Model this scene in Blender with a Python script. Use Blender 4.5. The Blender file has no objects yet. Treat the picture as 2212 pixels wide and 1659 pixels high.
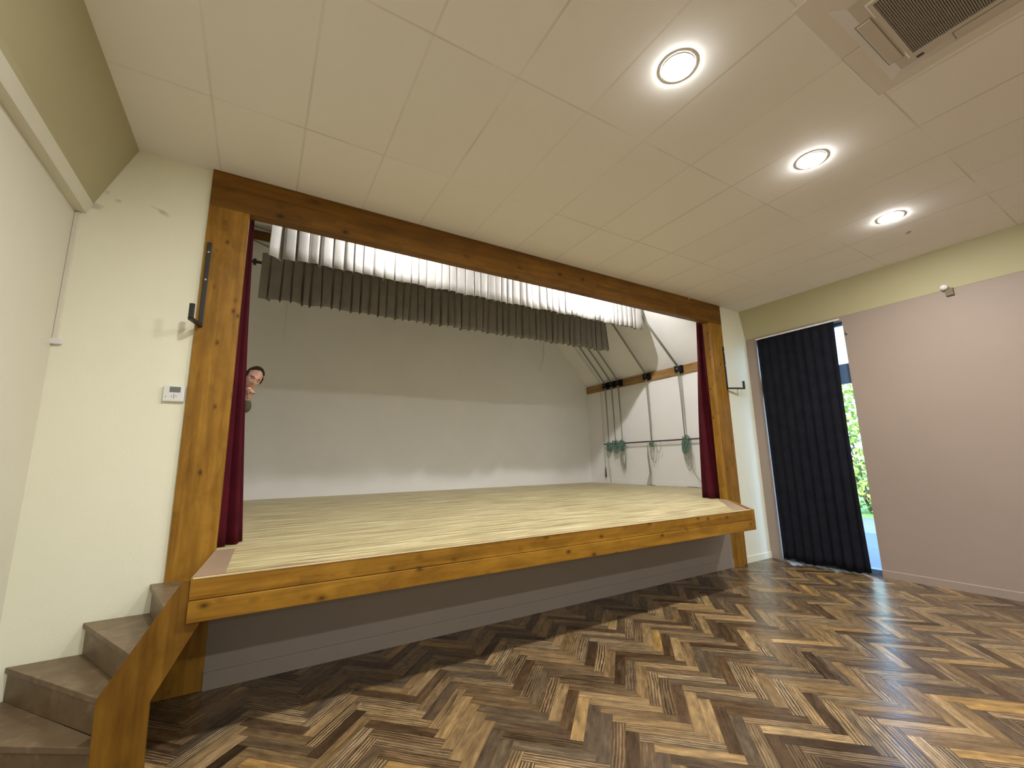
import bpy, bmesh, math, random
from mathutils import Vector, Matrix, noise
random.seed(7)
SC = bpy.context.scene
COL = SC.collection
# ------------------------------------------------------------------ camera
cd = bpy.data.cameras.new('camera'); cam = bpy.data.objects.new('camera', cd); COL.objects.link(cam)
cd.sensor_width = 36; cd.sensor_fit = 'HORIZONTAL'; cd.lens = 920.667 * 36 / 2212; cd.clip_start = 0.05; cd.clip_end = 200
cR = Vector((0.86185648, -0.50684974, -0.01751433)); cU = Vector((-0.0757797, -0.16285045, 0.98373633)); cF = Vector((0.50145872, 0.8465123, 0.17876264))
M = Matrix((cR, cU, -cF)).transposed().to_4x4(); M.translation = Vector((-0.23033, -4.24205, 1.64753))
cam.matrix_world = M
SC.camera = cam
# ------------------------------------------------------------------ world and light
W = bpy.data.worlds.new('sky'); SC.world = W; W.use_nodes = True
wn = W.node_tree; wn.nodes['Background'].inputs[0].default_value = (0.36, 0.61, 1.0, 1); wn.nodes['Background'].inputs[1].default_value = 7.5
SC.view_settings.view_transform = 'Standard'; SC.view_settings.look = 'None'; SC.view_settings.gamma = 1
SC.view_settings.use_curve_mapping = False; SC.view_settings.exposure = 0.2
def area(name, loc, power, size, col=(1, .988, .975), rot=(0, 0, 0), spread=math.pi):
    l = bpy.data.lights.new(name, 'AREA'); l.shape = 'DISK'; l.size = size; l.energy = power; l.color = col; l.spread = spread
    o = bpy.data.objects.new(name, l); COL.objects.link(o); o.location = loc; o.rotation_euler = rot; return o
CZ = 4.254
LX = (0.2, 2.02, 3.84, 5.66)
HALL = 62
area('ceiling_lamp_light', (0.2, -2.71, CZ - .03), HALL, .21)
for yy in (-7.6, -12.5):
    for xx, kk in zip(LX, (1.2, 1.2, .75, .3)): area('ceiling_lamp_light', (xx, yy, CZ - .03), HALL * kk, .21, spread=math.radians(165))
sun = bpy.data.lights.new('sun', 'SUN'); sun.energy = 7; sun.angle = .009; sun.color = (1, .95, .85)
so = bpy.data.objects.new('sun', sun); COL.objects.link(so); so.rotation_euler = Vector((.66, .25, -.70)).to_track_quat('-Z', 'Y').to_euler()
def spot(name, loc, tgt, power, ang, blend, rad, col):
    l = bpy.data.lights.new(name, 'SPOT'); l.energy = power; l.spot_size = math.radians(ang); l.spot_blend = blend; l.shadow_soft_size = rad; l.color = col
    o = bpy.data.objects.new(name, l); COL.objects.link(o); o.location = loc
    o.rotation_euler = (Vector(tgt) - Vector(loc)).to_track_quat('-Z', 'Y').to_euler(); return o
spot('stage_floodlight', (5.2, 1.38, 5.38), (5.3, 3.2, 3.6), 290, 165, .3, .03, (1, .975, .95))
spot('stage_floodlight', (1.45, 1.38, 5.38), (1.45, 3.2, 3.6), 150, 165, .3, .05, (1, .975, .95))

# ------------------------------------------------------------------ helpers
def tag(o, label=None, cat=None, group=None, kind=None):
    if label: o['label'] = label
    if cat: o['category'] = cat
    if group: o['group'] = group
    if kind: o['kind'] = kind
    return o
def obj(name, bm, mat, parent=None, smooth=False, uv=False):
    me = bpy.data.meshes.new(name)
    if parent is not None and parent.type == 'EMPTY':
        bmesh.ops.translate(bm, verts=bm.verts, vec=-parent.location)
    bmesh.ops.recalc_face_normals(bm, faces=bm.faces)
    bm.to_mesh(me); bm.free()
    mats = mat if isinstance(mat, (list, tuple)) else [mat]
    for m in mats: me.materials.append(m)
    if smooth:
        for p in me.polygons: p.use_smooth = True
    o = bpy.data.objects.new(name, me); COL.objects.link(o)
    if parent is not None: o.parent = parent
    return o
def sub(name, bm, mat, part, smooth=False):
    """a child of a mesh part, both in the space of the part's own parent empty"""
    e = part.parent
    if e is not None: bmesh.ops.translate(bm, verts=bm.verts, vec=-e.location)
    return obj(name, bm, mat, part, smooth)
def empty(name, loc, label, cat, group=None):
    o = bpy.data.objects.new(name, None); COL.objects.link(o); o.location = loc; o.empty_display_size = .1
    return tag(o, label, cat, group)
def struct(name, bm, mat, parent=None, smooth=False):
    o = obj(name, bm, mat, parent, smooth); o['kind'] = 'structure'; return o
def box(bm, a, b, bevel=0.0):
    a = Vector(a); b = Vector(b)
    vs = [bm.verts.new((x, y, z)) for z in (a.z, b.z) for y in (a.y, b.y) for x in (a.x, b.x)]
    fs = [(0, 1, 3, 2), (4, 6, 7, 5), (0, 4, 5, 1), (2, 3, 7, 6), (0, 2, 6, 4), (1, 5, 7, 3)]
    F = [bm.faces.new([vs[i] for i in f]) for f in fs]
    if bevel > 0:
        es = set(e for f in F for e in f.edges)
        bmesh.ops.bevel(bm, geom=list(es), offset=bevel, segments=2, affect='EDGES', profile=.5)
    return bm
def B(a, b, bevel=0.0): return box(bmesh.new(), a, b, bevel)
def prism(bm, pts, vec, bevel=0.0):
    """polygon extruded by vec"""
    v0 = [bm.verts.new(p) for p in pts]; v1 = [bm.verts.new(Vector(p) + Vector(vec)) for p in pts]
    n = len(pts); F = [bm.faces.new(v0), bm.faces.new(v1[::-1])]
    for i in range(n): F.append(bm.faces.new([v0[i], v1[i], v1[(i + 1) % n], v0[(i + 1) % n]]))
    if bevel > 0:
        es = set(e for f in F for e in f.edges)
        bmesh.ops.bevel(bm, geom=list(es), offset=bevel, segments=2, affect='EDGES', profile=.5)
    return bm
def quad(bm, *p): return bm.faces.new([bm.verts.new(q) for q in p])
def tube(bm, pts, r, n=8, closed=False):
    pts = [Vector(p) for p in pts]; rings = []
    up = Vector((0, 0, 1)); N = len(pts); prev = None
    for i, p in enumerate(pts):
        a = pts[max(i - 1, 0)]; b = pts[min(i + 1, N - 1)]
        if closed: a = pts[(i - 1) % N]; b = pts[(i + 1) % N]
        t = (b - a).normalized()
        if prev is None:
            x = t.cross(up if abs(t.z) < .9 else Vector((1, 0, 0))).normalized()
        else:
            x = (prev - t * prev.dot(t)).normalized()
        prev = x; y = t.cross(x); rr = r(i / (N - 1)) if callable(r) else r
        rings.append([bm.verts.new(p + x * math.cos(2 * math.pi * k / n) * rr + y * math.sin(2 * math.pi * k / n) * rr) for k in range(n)])
    for i in range(N - 1 if not closed else N):
        A = rings[i]; C = rings[(i + 1) % N]
        for k in range(n): bm.faces.new([A[k], A[(k + 1) % n], C[(k + 1) % n], C[k]])
    if not closed: bm.faces.new(rings[0][::-1]); bm.faces.new(rings[-1])
    return bm
def sphere(bm, c, r, seg=16, ring=10, scale=(1, 1, 1)):
    g = bmesh.ops.create_uvsphere(bm, u_segments=seg, v_segments=ring, radius=r)['verts']
    for v in g: v.co = Vector((v.co.x * scale[0], v.co.y * scale[1], v.co.z * scale[2])) + Vector(c)
    return g
# ------------------------------------------------------------------ materials
def mat(name, col=(.8, .8, .8), rough=.6, spec=.5, metal=0.0):
    m = bpy.data.materials.new(name); m.use_nodes = True; b = m.node_tree.nodes['Principled BSDF']
    b.inputs['Base Color'].default_value = (*col, 1); b.inputs['Roughness'].default_value = rough
    b.inputs['Specular IOR Level'].default_value = spec; b.inputs['Metallic'].default_value = metal
    return m
class G:
    """tiny node graph helper"""
    def __init__(s, m): s.m = m; s.t = m.node_tree; s.b = s.t.nodes['Principled BSDF']
    def n(s, typ, **k):
        x = s.t.nodes.new(typ)
        for a, v in k.items(): setattr(x, a, v)
        return x
    def l(s, a, b): s.t.links.new(a, b)
    def coord(s, scale=(1, 1, 1), rot=(0, 0, 0), what='Object'):
        c = s.n('ShaderNodeTexCoord'); mp = s.n('ShaderNodeMapping')
        mp.inputs['Scale'].default_value = scale; mp.inputs['Rotation'].default_value = rot
        s.l(c.outputs[what], mp.inputs[0]); return mp.outputs[0]
    def noise(s, vec, scale, detail=3, rough=.5, dist=0.0):
        x = s.n('ShaderNodeTexNoise'); x.inputs['Scale'].default_value = scale; x.inputs['Detail'].default_value = detail
        x.inputs['Roughness'].default_value = rough; x.inputs['Distortion'].default_value = dist; s.l(vec, x.inputs['Vector']); return x.outputs['Fac']
    def ramp(s, fac, stops):
        r = s.n('ShaderNodeValToRGB'); e = r.color_ramp.elements
        while len(e) < len(stops): e.new(.5)
        for i, (p, c) in enumerate(stops):
            e[i].position = p; e[i].color = (*c, 1) if len(c) == 3 else c
        s.l(fac, r.inputs[0]); return r.outputs[0]
    def mix(s, f, a, b, mode='MIX'):
        x = s.n('ShaderNodeMix', data_type='RGBA', blend_type=mode)
        for sock, v in ((x.inputs['Factor'], f), (x.inputs['A'], a), (x.inputs['B'], b)):
            pass
        def put(i, v):
            if hasattr(v, 'links'): s.l(v, x.inputs[i])
            elif isinstance(v, (int, float)): x.inputs[i].default_value = v
            else: x.inputs[i].default_value = (*v, 1)
        put(0, f); put(6, a); put(7, b); return x.outputs[2]
    def math(s, op, a, b=None, c=None):
        x = s.n('ShaderNodeMath', operation=op)
        for i, v in enumerate((a, b, c)):
            if v is None: continue
            if hasattr(v, 'links'): s.l(v, x.inputs[i])
            else: x.inputs[i].default_value = v
        return x.outputs[0]
    def bump(s, h, strength=.2, dist=.01):
        x = s.n('ShaderNodeBump'); x.inputs['Strength'].default_value = strength; x.inputs['Distance'].default_value = dist
        s.l(h, x.inputs['Height']); s.l(x.outputs[0], s.b.inputs['Normal'])
    def col(s, c): s.l(c, s.b.inputs['Base Color'])
    def rough(s, c): s.l(c, s.b.inputs['Roughness'])
def paint(name, col, var=.06, rough=.6, bump=.15, scale=60):
    m = mat(name, col, rough, .35); g = G(m); v = g.coord()
    f = g.noise(v, 1.3, 4, .6)
    g.col(g.ramp(f, [(.3, tuple(c * (1 - var) for c in col)), (.7, tuple(min(1, c * (1 + var * .5)) for c in col))]))
    g.bump(g.noise(v, scale, 3, .6), bump, .004); return m
M_CREAM = paint('cream_wall_paint', (.85, .85, .68), .03, .5)
M_LEFT = paint('off_white_wall_paint', (.73, .705, .585), .03, .3, .1)
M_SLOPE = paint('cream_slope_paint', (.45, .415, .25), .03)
M_PINK = paint('pinkish_beige_wall_paint', (.335, .265, .22), .03, .6)
M_STAGEW = paint('white_stage_paint', (.85, .845, .835), .03, .6)
M_UNDER = paint('grey_beige_paint', (.32, .275, .235), .03, .6)
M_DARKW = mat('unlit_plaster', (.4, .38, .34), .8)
def wood(name, axis, dark, light, knots=True, rough=.42, lam=.11, seed=0.0, kn=(2.6, .075)):
    m = mat(name, light, rough, .25); g = G(m)
    s = [16, 16, 16]; s[axis] = .9
    v = g.coord(s); v2 = g.coord([7 if i != axis else 1.1 for i in range(3)])
    f1 = g.noise(v, 1.0, 5, .6, .6)
    c = g.ramp(f1, [(.28, dark), (.72, light)])
    # glued laminations of slightly different tone
    sc = [1 / lam] * 3; sc[axis] = .45
    wv = g.n('ShaderNodeTexVoronoi', feature='F1', distance='CHEBYCHEV'); g.l(g.coord(sc), wv.inputs['Vector']); wv.inputs['Scale'].default_value = 1; wv.inputs['Randomness'].default_value = .6
    sep = g.n('ShaderNodeSeparateColor'); g.l(wv.outputs['Color'], sep.inputs[0])
    c = g.mix(.55, c, g.ramp(sep.outputs[0], [(0, (.55, .52, .48)), (1, (1, 1, 1))]), 'MULTIPLY')
    c = g.mix(.6, c, g.ramp(g.noise(g.coord([5 if i != axis else 2.2 for i in range(3)]), 1.3, 4, .6, .8), [(.35, (.62, .58, .5)), (.6, (1.05, 1.04, 1.0))]), 'MULTIPLY')
    if knots:
        sk = [kn[0]] * 3; sk[axis] = kn[0] * .62
        vo = g.n('ShaderNodeTexVoronoi', feature='F1'); vo.inputs['Scale'].default_value = 1; g.l(g.coord(sk), vo.inputs['Vector'])
        k = g.ramp(vo.outputs['Distance'], [(kn[1] * .35, (1, 1, 1)), (kn[1], (.35, .35, .35)), (kn[1] * 1.8, (0, 0, 0))])
        kk = g.n('ShaderNodeSeparateColor'); g.l(k, kk.inputs[0])
        c = g.mix(kk.outputs[0], c, tuple(x * .25 for x in dark))
    g.col(c); g.bump(f1, .12, .004)
    return m
PD, PL = (.25, .114, .012), (.46, .245, .032)
M_PINE_Z = wood('pine_upright', 2, PD, PL, kn=(9, .12)); M_PINE_X = wood('pine_board', 0, (.22, .10, .009), (.42, .22, .026), kn=(9, .15)); M_PINE_HX = wood('dark_pine_beam', 0, (.145, .060, .004), (.24, .112, .010), kn=(5, .11))
M_PINE_Y = wood('pine_rigging_board', 1, (.28, .155, .055), (.46, .28, .12), lam=.2)
M_BLACK = mat('black_painted_metal', (.022, .022, .024), .45)
M_CHAR = mat('charcoal_metal', (.05, .05, .055), .5)
M_SCREW = mat('zinc_screw', (.6, .6, .58), .35, .5, .9)
M_WHITE = mat('white_plastic', (.75, .76, .74), .4)
M_WHITE2 = mat('warm_white_plastic', (.62, .58, .50), .5)
M_LCD = mat('grey_lcd', (.16, .18, .17), .25)
M_GREYP = mat('light_grey_print', (.5, .5, .5), .5)
def cloth(name, col, dark, scale=220, rough=.85, sheen=0.0, spec=.2):
    m = mat(name, col, rough, spec); g = G(m); v = g.coord()
    g.col(g.ramp(g.noise(v, 6, 4, .6), [(.3, dark), (.7, col)]))
    if sheen:
        g.b.inputs['Sheen Weight'].default_value = sheen; g.b.inputs['Sheen Roughness'].default_value = .35; g.b.inputs['Sheen Tint'].default_value = (1, .35, .4, 1)
    g.bump(g.noise(v, scale, 2, .5), .2, .002); return m
M_RED = cloth('dark_red_velvet', (.075, .0028, .010), (.045, .0015, .005), sheen=.04)
M_BLK = cloth('black_blackout_cloth', (.014, .015, .022), (.009, .010, .014), rough=.8, spec=.08)
M_VAL1 = cloth('light_grey_satin', (.50, .485, .46), (.45, .435, .41), rough=.45)
M_VAL2 = cloth('dark_grey_cloth', (.29, .27, .235), (.25, .23, .20), rough=.75)
M_ROPE = mat('grey_rope', (.30, .31, .26), .9)
M_ROPEG = mat('green_grey_rope', (.15, .26, .20), .9)
M_STRUT = mat('grey_strut', (.28, .27, .25), .7)
M_PUL = mat('matt_black_cast_iron', (.012, .012, .012), .7, .15)
M_RAIL = mat('rust_brown_pipe', (.07, .035, .03), .5)

# ------------------------------------------------------------------ floor : herringbone vinyl planks
XW_L, XW_R = -1.585, 7.242
def wl(y): return XW_L + .010 * (-y)       # left wall plane
def wr(y): return XW_R + .020 * (-y)       # right wall plane
YB = -15.0
def herringbone():
    w = .0809; n = 6; bm = bmesh.new()
    uvl = bm.loops.layers.uv.new('UVMap'); ca = bm.loops.layers.float_color.new('rnd')
    r2 = math.sqrt(2)
    ox, oy = 1.168 - .286, -1.393
    def W2(u, v): return ((u - v) / r2 * w + ox, (u + v) / r2 * w + oy)
    X0, X1, Y0, Y1 = -1.9, 7.6, -15.1, 0.3
    g = .012
    for j in range(-20, 21):
        for k in range(-190, 190):
            for typ in (0, 1):
                bu, bv = k + n * j, k - n * j
                if typ == 0: u0, v0, u1, v1 = bu, bv, bu + n, bv + 1
                else: u0, v0, u1, v1 = bu + n, bv + 1 - n, bu + n + 1, bv + 1
                c = W2((u0 + u1) / 2, (v0 + v1) / 2)
                if not (X0 < c[0] < X1 and Y0 < c[1] < Y1): continue
                P = [W2(u0 + g, v0 + g), W2(u1 - g, v0 + g), W2(u1 - g, v1 - g), W2(u0 + g, v1 - g)]
                UV = [(0, 0), (n, 0), (n, 1), (0, 1)] if typ == 0 else [(0, 1), (0, 0), (n, 0), (n, 1)]
                f = bm.faces.new([bm.verts.new((p[0], p[1], 0)) for p in P])
                rc = (random.random(), random.random(), random.random(), 1); ou = random.uniform(0, 90); ov = random.uniform(0, 90)
                for l, q in zip(f.loops, UV):
                    l[uvl].uv = (q[0] + ou, q[1] + ov); l[ca] = rc
    # sub-floor showing in the hairline joints
    quad(bm, (-1.75, YB - .1, -.003), (7.7, YB - .1, -.003), (7.7, .1, -.003), (-1.75, .1, -.003))
    m = mat('herringbone_vinyl', (.2, .15, .1), .3, .55); G_ = G(m)
    uv = G_.n('ShaderNodeUVMap'); uv.uv_map = 'UVMap'
    def mp(sx, sy):
        q = G_.n('ShaderNodeMapping'); q.inputs['Scale'].default_value = (sx, sy, 1); G_.l(uv.outputs[0], q.inputs[0]); return q.outputs[0]
    a = G_.n('ShaderNodeAttribute'); a.attribute_name = 'rnd'; sp = G_.n('ShaderNodeSeparateColor'); G_.l(a.outputs['Color'], sp.inputs[0])
    fine = G_.noise(mp(.15, 1.8), 1.5, 4, .5, .8)
    broad = G_.noise(mp(.20, 1.1), 1.3, 3, .6, .6)
    # cathedral grain : stripes of a warped field
    wv = G_.n('ShaderNodeTexWave', wave_type='BANDS', bands_direction='Y'); wv.inputs['Scale'].default_value = 1.25; wv.inputs['Distortion'].default_value = 7
    wv.inputs['Detail'].default_value = 3; wv.inputs['Detail Scale'].default_value = .55; G_.l(mp(.3, 1.0), wv.inputs['Vector'])
    base = G_.ramp(sp.outputs[0], [(0, (.050, .030, .016)), (.22, (.105, .062, .032)), (.42, (.115, .088, .060)), (.62, (.165, .105, .050)), (.80, (.25, .165, .078)), (.92, (.36, .245, .12)), (1, (.42, .25, .075))])
    lightc = G_.ramp(sp.outputs[1], [(0, (.20, .14, .08)), (.5, (.42, .30, .165)), (1, (.56, .42, .24))])
    f = G_.math('MULTIPLY', G_.ramp(wv.outputs['Fac'], [(.55, (0, 0, 0)), (.8, (1, 1, 1))]), G_.ramp(sp.outputs[2], [(.35, (0, 0, 0)), (.7, (1, 1, 1))]))
    f = G_.math('MULTIPLY', f, .85)
    c = G_.mix(f, base, lightc)
    c = G_.mix(G_.math('MULTIPLY', G_.ramp(fine, [(.50, (0, 0, 0)), (.68, (1, 1, 1))]), G_.math('MULTIPLY', sp.outputs[2], .5)), c, lightc)
    c = G_.mix(.8, c, G_.ramp(broad, [(.3, (.40, .39, .38)), (.66, (1.2, 1.16, 1.08))]), 'MULTIPLY')
    patch = G_.noise(mp(.5, 1.5), 1.7, 5, .65, .4)
    c = G_.mix(.85, c, G_.ramp(patch, [(.32, (.55, .53, .52)), (.66, (1.12, 1.10, 1.05))]), 'MULTIPLY')
    G_.col(c); G_.rough(G_.ramp(fine, [(.3, (.20, .20, .20)), (.7, (.35, .35, .35))])); G_.bump(fine, .10, .003)
    return struct('floor', bm, m)
FL = herringbone()

# ------------------------------------------------------------------ hall shell
def wall_poly(name, quads, m):
    bm = bmesh.new()
    for q in quads: quad(bm, *q)
    return struct(name, bm, m)
FX0, FX1 = -.761, 6.513     # outer edges of the posts
IX0, IX1 = -.459, 6.157     # inner edges
WY = .03                    # plane of the cream wall
XCL, XCR = -1.275, 7.124    # where the flat ceiling ends
# front wall: cream strips either side of the frame, built with thickness
bm = bmesh.new()
prism(bm, [(XW_L - .1, WY, -.02), (FX0 + .12, WY, -.02), (FX0 + .12, WY, CZ), (XCL, WY, CZ), (XW_L - .1, WY, 3.5)], (0, .13, 0))
prism(bm, [(FX1 - .12, WY, -.02), (XW_R + .1, WY, -.02), (XW_R + .1, WY, 3.75), (XCR, WY, CZ), (FX1 - .12, WY, CZ)], (0, .13, 0))
struct('wall_front', bm, M_CREAM)
def blot(m, pts):
    g = G(m); src = g.b.inputs['Base Color'].links[0].from_socket
    co = g.n('ShaderNodeTexCoord'); nz = g.noise(g.coord(), 9, 4, .7)
    for (cen, sca, ang, col, st) in pts:
        mp = g.n('ShaderNodeMapping'); mp.vector_type = 'TEXTURE'; mp.inputs['Location'].default_value = cen; mp.inputs['Rotation'].default_value = ang; mp.inputs['Scale'].default_value = sca
        g.l(co.outputs['Object'], mp.inputs[0]); ln_ = g.n('ShaderNodeVectorMath', operation='LENGTH'); g.l(mp.outputs[0], ln_.inputs[0])
        f = g.ramp(g.math('ADD', ln_.outputs['Value'], g.math('MULTIPLY', g.math('SUBTRACT', nz, .5), 1.6)), [(.35, (st,) * 3), (1.0, (0, 0, 0))])
        src = g.mix(f, src, col)
    g.col(src)
blot(M_CREAM, [((-1.07, WY, 3.752), (.055, .3, .022), (0, math.radians(25), 0), (.45, .43, .33), .6), ((-1.13, WY, 3.78), (.05, .3, .012), (0, math.radians(20), 0), (.5, .48, .38), .4), ((-1.35, WY, 3.767), (.025, .3, .018), (0, 0, 0), (.48, .46, .36), .5), ((-1.425, WY, 3.82), (.02, .3, .02), (0, 0, 0), (.5, .48, .38), .4), ((-1.48, WY, 3.68), (.06, .3, .03), (0, 0, 0), (.40, .36, .25), .5)])
def stain_mat(name, base, dirt, pts):
    m = mat(name, base, .6, .35); return m
# wall under the stage
bm = B((IX0, 0, -.01), (IX1, .08, .93)); struct('wall_under_stage', bm, M_UNDER)
bm = B((IX0, -.012, 0), (IX1, .0, .125), .003); struct('baseboard_stage', bm, M_UNDER)
bm = B((FX1 + .001, WY - .012, 0), (XW_R + .002, WY + .001, .10), .003); struct('baseboard_front', bm, M_CREAM)
# left wall
bm = bmesh.new(); T = -.12
prism(bm, [(wl(.16), .16, -.02), (wl(YB), YB, -.02), (wl(YB), YB, 3.70), (wl(.16), .16, 3.70)], (T, 0, 0)); struct('wall_left', bm, M_LEFT)
# casing along the head of the left wall
def cas(y): return [(wl(y), y, 3.603), (wl(y) + .062, y, 3.607), (wl(y) + .095, y, 3.690), (wl(y) + .02, y, 3.75), (wl(y) - .02, y, 3.75)]
def loft(bm, A, Bp):
    a = [bm.verts.new(p) for p in A]; b = [bm.verts.new(p) for p in Bp]; n = len(A)
    bm.faces.new(a); bm.faces.new(b[::-1])
    for i in range(n): bm.faces.new([a[i], b[i], b[(i + 1) % n], a[(i + 1) % n]])
bm = bmesh.new(); loft(bm, cas(WY - .001), cas(YB)); struct('trim_1', bm, M_LEFT)
# sloping band above the casing
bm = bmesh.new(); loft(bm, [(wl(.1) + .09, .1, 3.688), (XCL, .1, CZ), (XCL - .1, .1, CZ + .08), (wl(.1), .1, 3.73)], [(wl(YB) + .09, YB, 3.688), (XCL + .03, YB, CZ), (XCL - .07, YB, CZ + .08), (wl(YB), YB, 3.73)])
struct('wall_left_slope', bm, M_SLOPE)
# right wall with the terrace door opening
DY0, DY1, DZ = -.150, -1.452, 3.665
bm = bmesh.new(); t = (.22, 0, 0)
prism(bm, [(wr(.16), .16, -.02), (wr(DY0), DY0, -.02), (wr(DY0), DY0, 3.735), (wr(.16), .16, 3.735)], t)
prism(bm, [(wr(DY0), DY0, DZ), (wr(DY1), DY1, DZ), (wr(DY1), DY1, 3.735), (wr(DY0), DY0, 3.735)], t)
prism(bm, [(wr(DY1), DY1, -.02), (wr(YB), YB, -.02), (wr(YB), YB, 3.735), (wr(DY1), DY1, 3.735)], t)
struct('wall_right', bm, M_PINK)
bm = bmesh.new(); loft(bm, [(wr(DY1), DY1, 0), (wr(DY1) - .010, DY1, 0), (wr(DY1) - .010, DY1, .09), (wr(DY1), DY1, .10)], [(wr(YB), YB, 0), (wr(YB) - .010, YB, 0), (wr(YB) - .010, YB, .09), (wr(YB), YB, .10)])
struct('baseboard_right', bm, M_PINK)
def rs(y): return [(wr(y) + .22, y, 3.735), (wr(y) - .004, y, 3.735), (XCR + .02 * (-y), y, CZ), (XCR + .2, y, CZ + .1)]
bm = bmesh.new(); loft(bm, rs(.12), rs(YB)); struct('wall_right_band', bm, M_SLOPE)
# hall wall behind the photographer
bm = B((-1.9, YB - .12, -.02), (7.8, YB, CZ + .05)); struct('wall_back', bm, M_CREAM)

# ceiling of large tiles
M_CEIL = mat('ceiling_tile', (.8, .745, .70), .8, .2); g = G(M_CEIL)
tc = g.n('ShaderNodeTexCoord'); sx = g.n('ShaderNodeSeparateXYZ'); g.l(tc.outputs['Object'], sx.inputs[0])
def grid_line(c, off, per, hw):
    a = g.math('ADD', c, -off + 100 * per); a = g.math('DIVIDE', a, per); a = g.math('FRACT', a); a = g.math('SUBTRACT', a, .5); a = g.math('ABSOLUTE', a); a = g.math('SUBTRACT', .5, a); a = g.math('MULTIPLY', a, per)
    return g.ramp(a, [(hw * .5, (1, 1, 1)), (hw, (0, 0, 0))])
lx = grid_line(sx.outputs[0], -.10, .61, .011); ly = grid_line(sx.outputs[1], -.905, 1.212, .009)
v = g.coord(); fade = g.ramp(g.noise(v, .9, 2), [(.35, (.12, .12, .12)), (.65, (.85, .85, .85))]); fade2 = g.ramp(g.noise(g.coord((1.3, 1.3, 1.3), (1, 2, 0)), .8, 2), [(.4, (.05, .05, .05)), (.6, (.9, .9, .9))])
ln = g.math('MAXIMUM', g.math('MULTIPLY', lx, fade), g.math('MULTIPLY', ly, fade2))
# each tile its own faint tone
cell = g.n('ShaderNodeCombineXYZ')
g.l(g.math('FLOOR', g.math('DIVIDE', g.math('ADD', sx.outputs[0], .10), .61)), cell.inputs[0]); g.l(g.math('FLOOR', g.math('DIVIDE', g.math('ADD', sx.outputs[1], .905), 1.212)), cell.inputs[1])
wn_ = g.n('ShaderNodeTexWhiteNoise', noise_dimensions='3D'); g.l(cell.outputs[0], wn_.inputs['Vector'])
tone = g.ramp(wn_.outputs['Value'], [(0, (.83, .815, .775)), (.5, (.845, .825, .785)), (1, (.855, .83, .795))])
g.col(g.mix(ln, tone, (.64, .62, .55))); g.bump(g.noise(v, 90, 3, .7), .12, .004)
blot(M_CEIL, [((6.26, -2.63, CZ), (.05, .03, .5), (0, 0, .6), (.35, .32, .27), .8)])
ACX0, ACX1, ACY0, ACY1 = 2.31, 3.52, -4.51, -3.30   # opening for the cassette
bm = bmesh.new()
def cslab(a, b): box(bm, a, b)
cslab((-1.30, -15.0, CZ), (ACX0, .16, CZ + .04)); cslab((ACX1, -15.0, CZ), (7.42, .16, CZ + .04))
cslab((ACX0, -15.0, CZ), (ACX1, ACY0, CZ + .04)); cslab((ACX0, ACY1, CZ), (ACX1, .16, CZ + .04))
cslab((ACX0 - .05, ACY0 - .05, CZ + .25), (ACX1 + .05, ACY1 + .05, CZ + .29))
for a_, b_ in (((ACX0 - .04, ACY0 - .04), (ACX0, ACY1 + .04)), ((ACX1, ACY0 - .04), (ACX1 + .04, ACY1 + .04)), ((ACX0, ACY0 - .04), (ACX1, ACY0)), ((ACX0, ACY1), (ACX1, ACY1 + .04))): cslab((a_[0], a_[1], CZ + .041), (b_[0], b_[1], CZ + .249))
struct('ceiling', bm, M_CEIL)

# ------------------------------------------------------------------ stage house
SD = 5.72; SXR = 8.35; SXL = -3.2; RZ = 6.7; SLX = 1.11
def roof_x(z): return SXR - (z - 3.85) / SLX
bm = bmesh.new()
prism(bm, [(SXL - .1, SD, .9), (SXR + .1, SD, .9), (SXR + .1, SD, RZ + .1), (SXL - .1, SD, RZ + .1)], (0, .1, 0)); struct('wall_stage_back', bm, M_STAGEW)
bm = B((SXR, .1, .9), (SXR + .1, SD + .1, 3.87)); struct('wall_stage_right', bm, M_STAGEW)
bm = B((SXL - .1, .1, .9), (SXL, SD + .1, 3.87)); struct('wall_stage_left', bm, M_STAGEW)
bm = B((SXR - .012, .1, 1.0), (SXR, SD, 1.10), .003); struct('baseboard_stage_right', bm, M_STAGEW)
xr = roof_x(RZ); xl = SXL + (RZ - 3.85) / SLX
bm = bmesh.new()
prism(bm, [(SXR, .1, 3.85), (SXR + .1, .1, 3.85), (xr + .1, .1, RZ + .1), (xr, .1, RZ)], (0, SD, 0))
prism(bm, [(SXL - .1, .1, 3.85), (SXL, .1, 3.85), (xl, .1, RZ), (xl - .1, .1, RZ + .1)], (0, SD, 0))
prism(bm, [(xl, .1, RZ), (xr, .1, RZ), (xr, .1, RZ + .1), (xl, .1, RZ + .1)], (0, SD, 0))
struct('ceiling_stage', bm, M_STAGEW)
bm = bmesh.new()
box(bm, (SXL, .12, 4.30), (SXR, .18, RZ + .1)); box(bm, (SXL, .165, 1.001), (FX0 + .13, .185, 4.3)); box(bm, (FX1 - .13, .165, 1.001), (SXR, .185, 4.3))
struct('wall_stage_front', bm, M_STAGEW)

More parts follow.
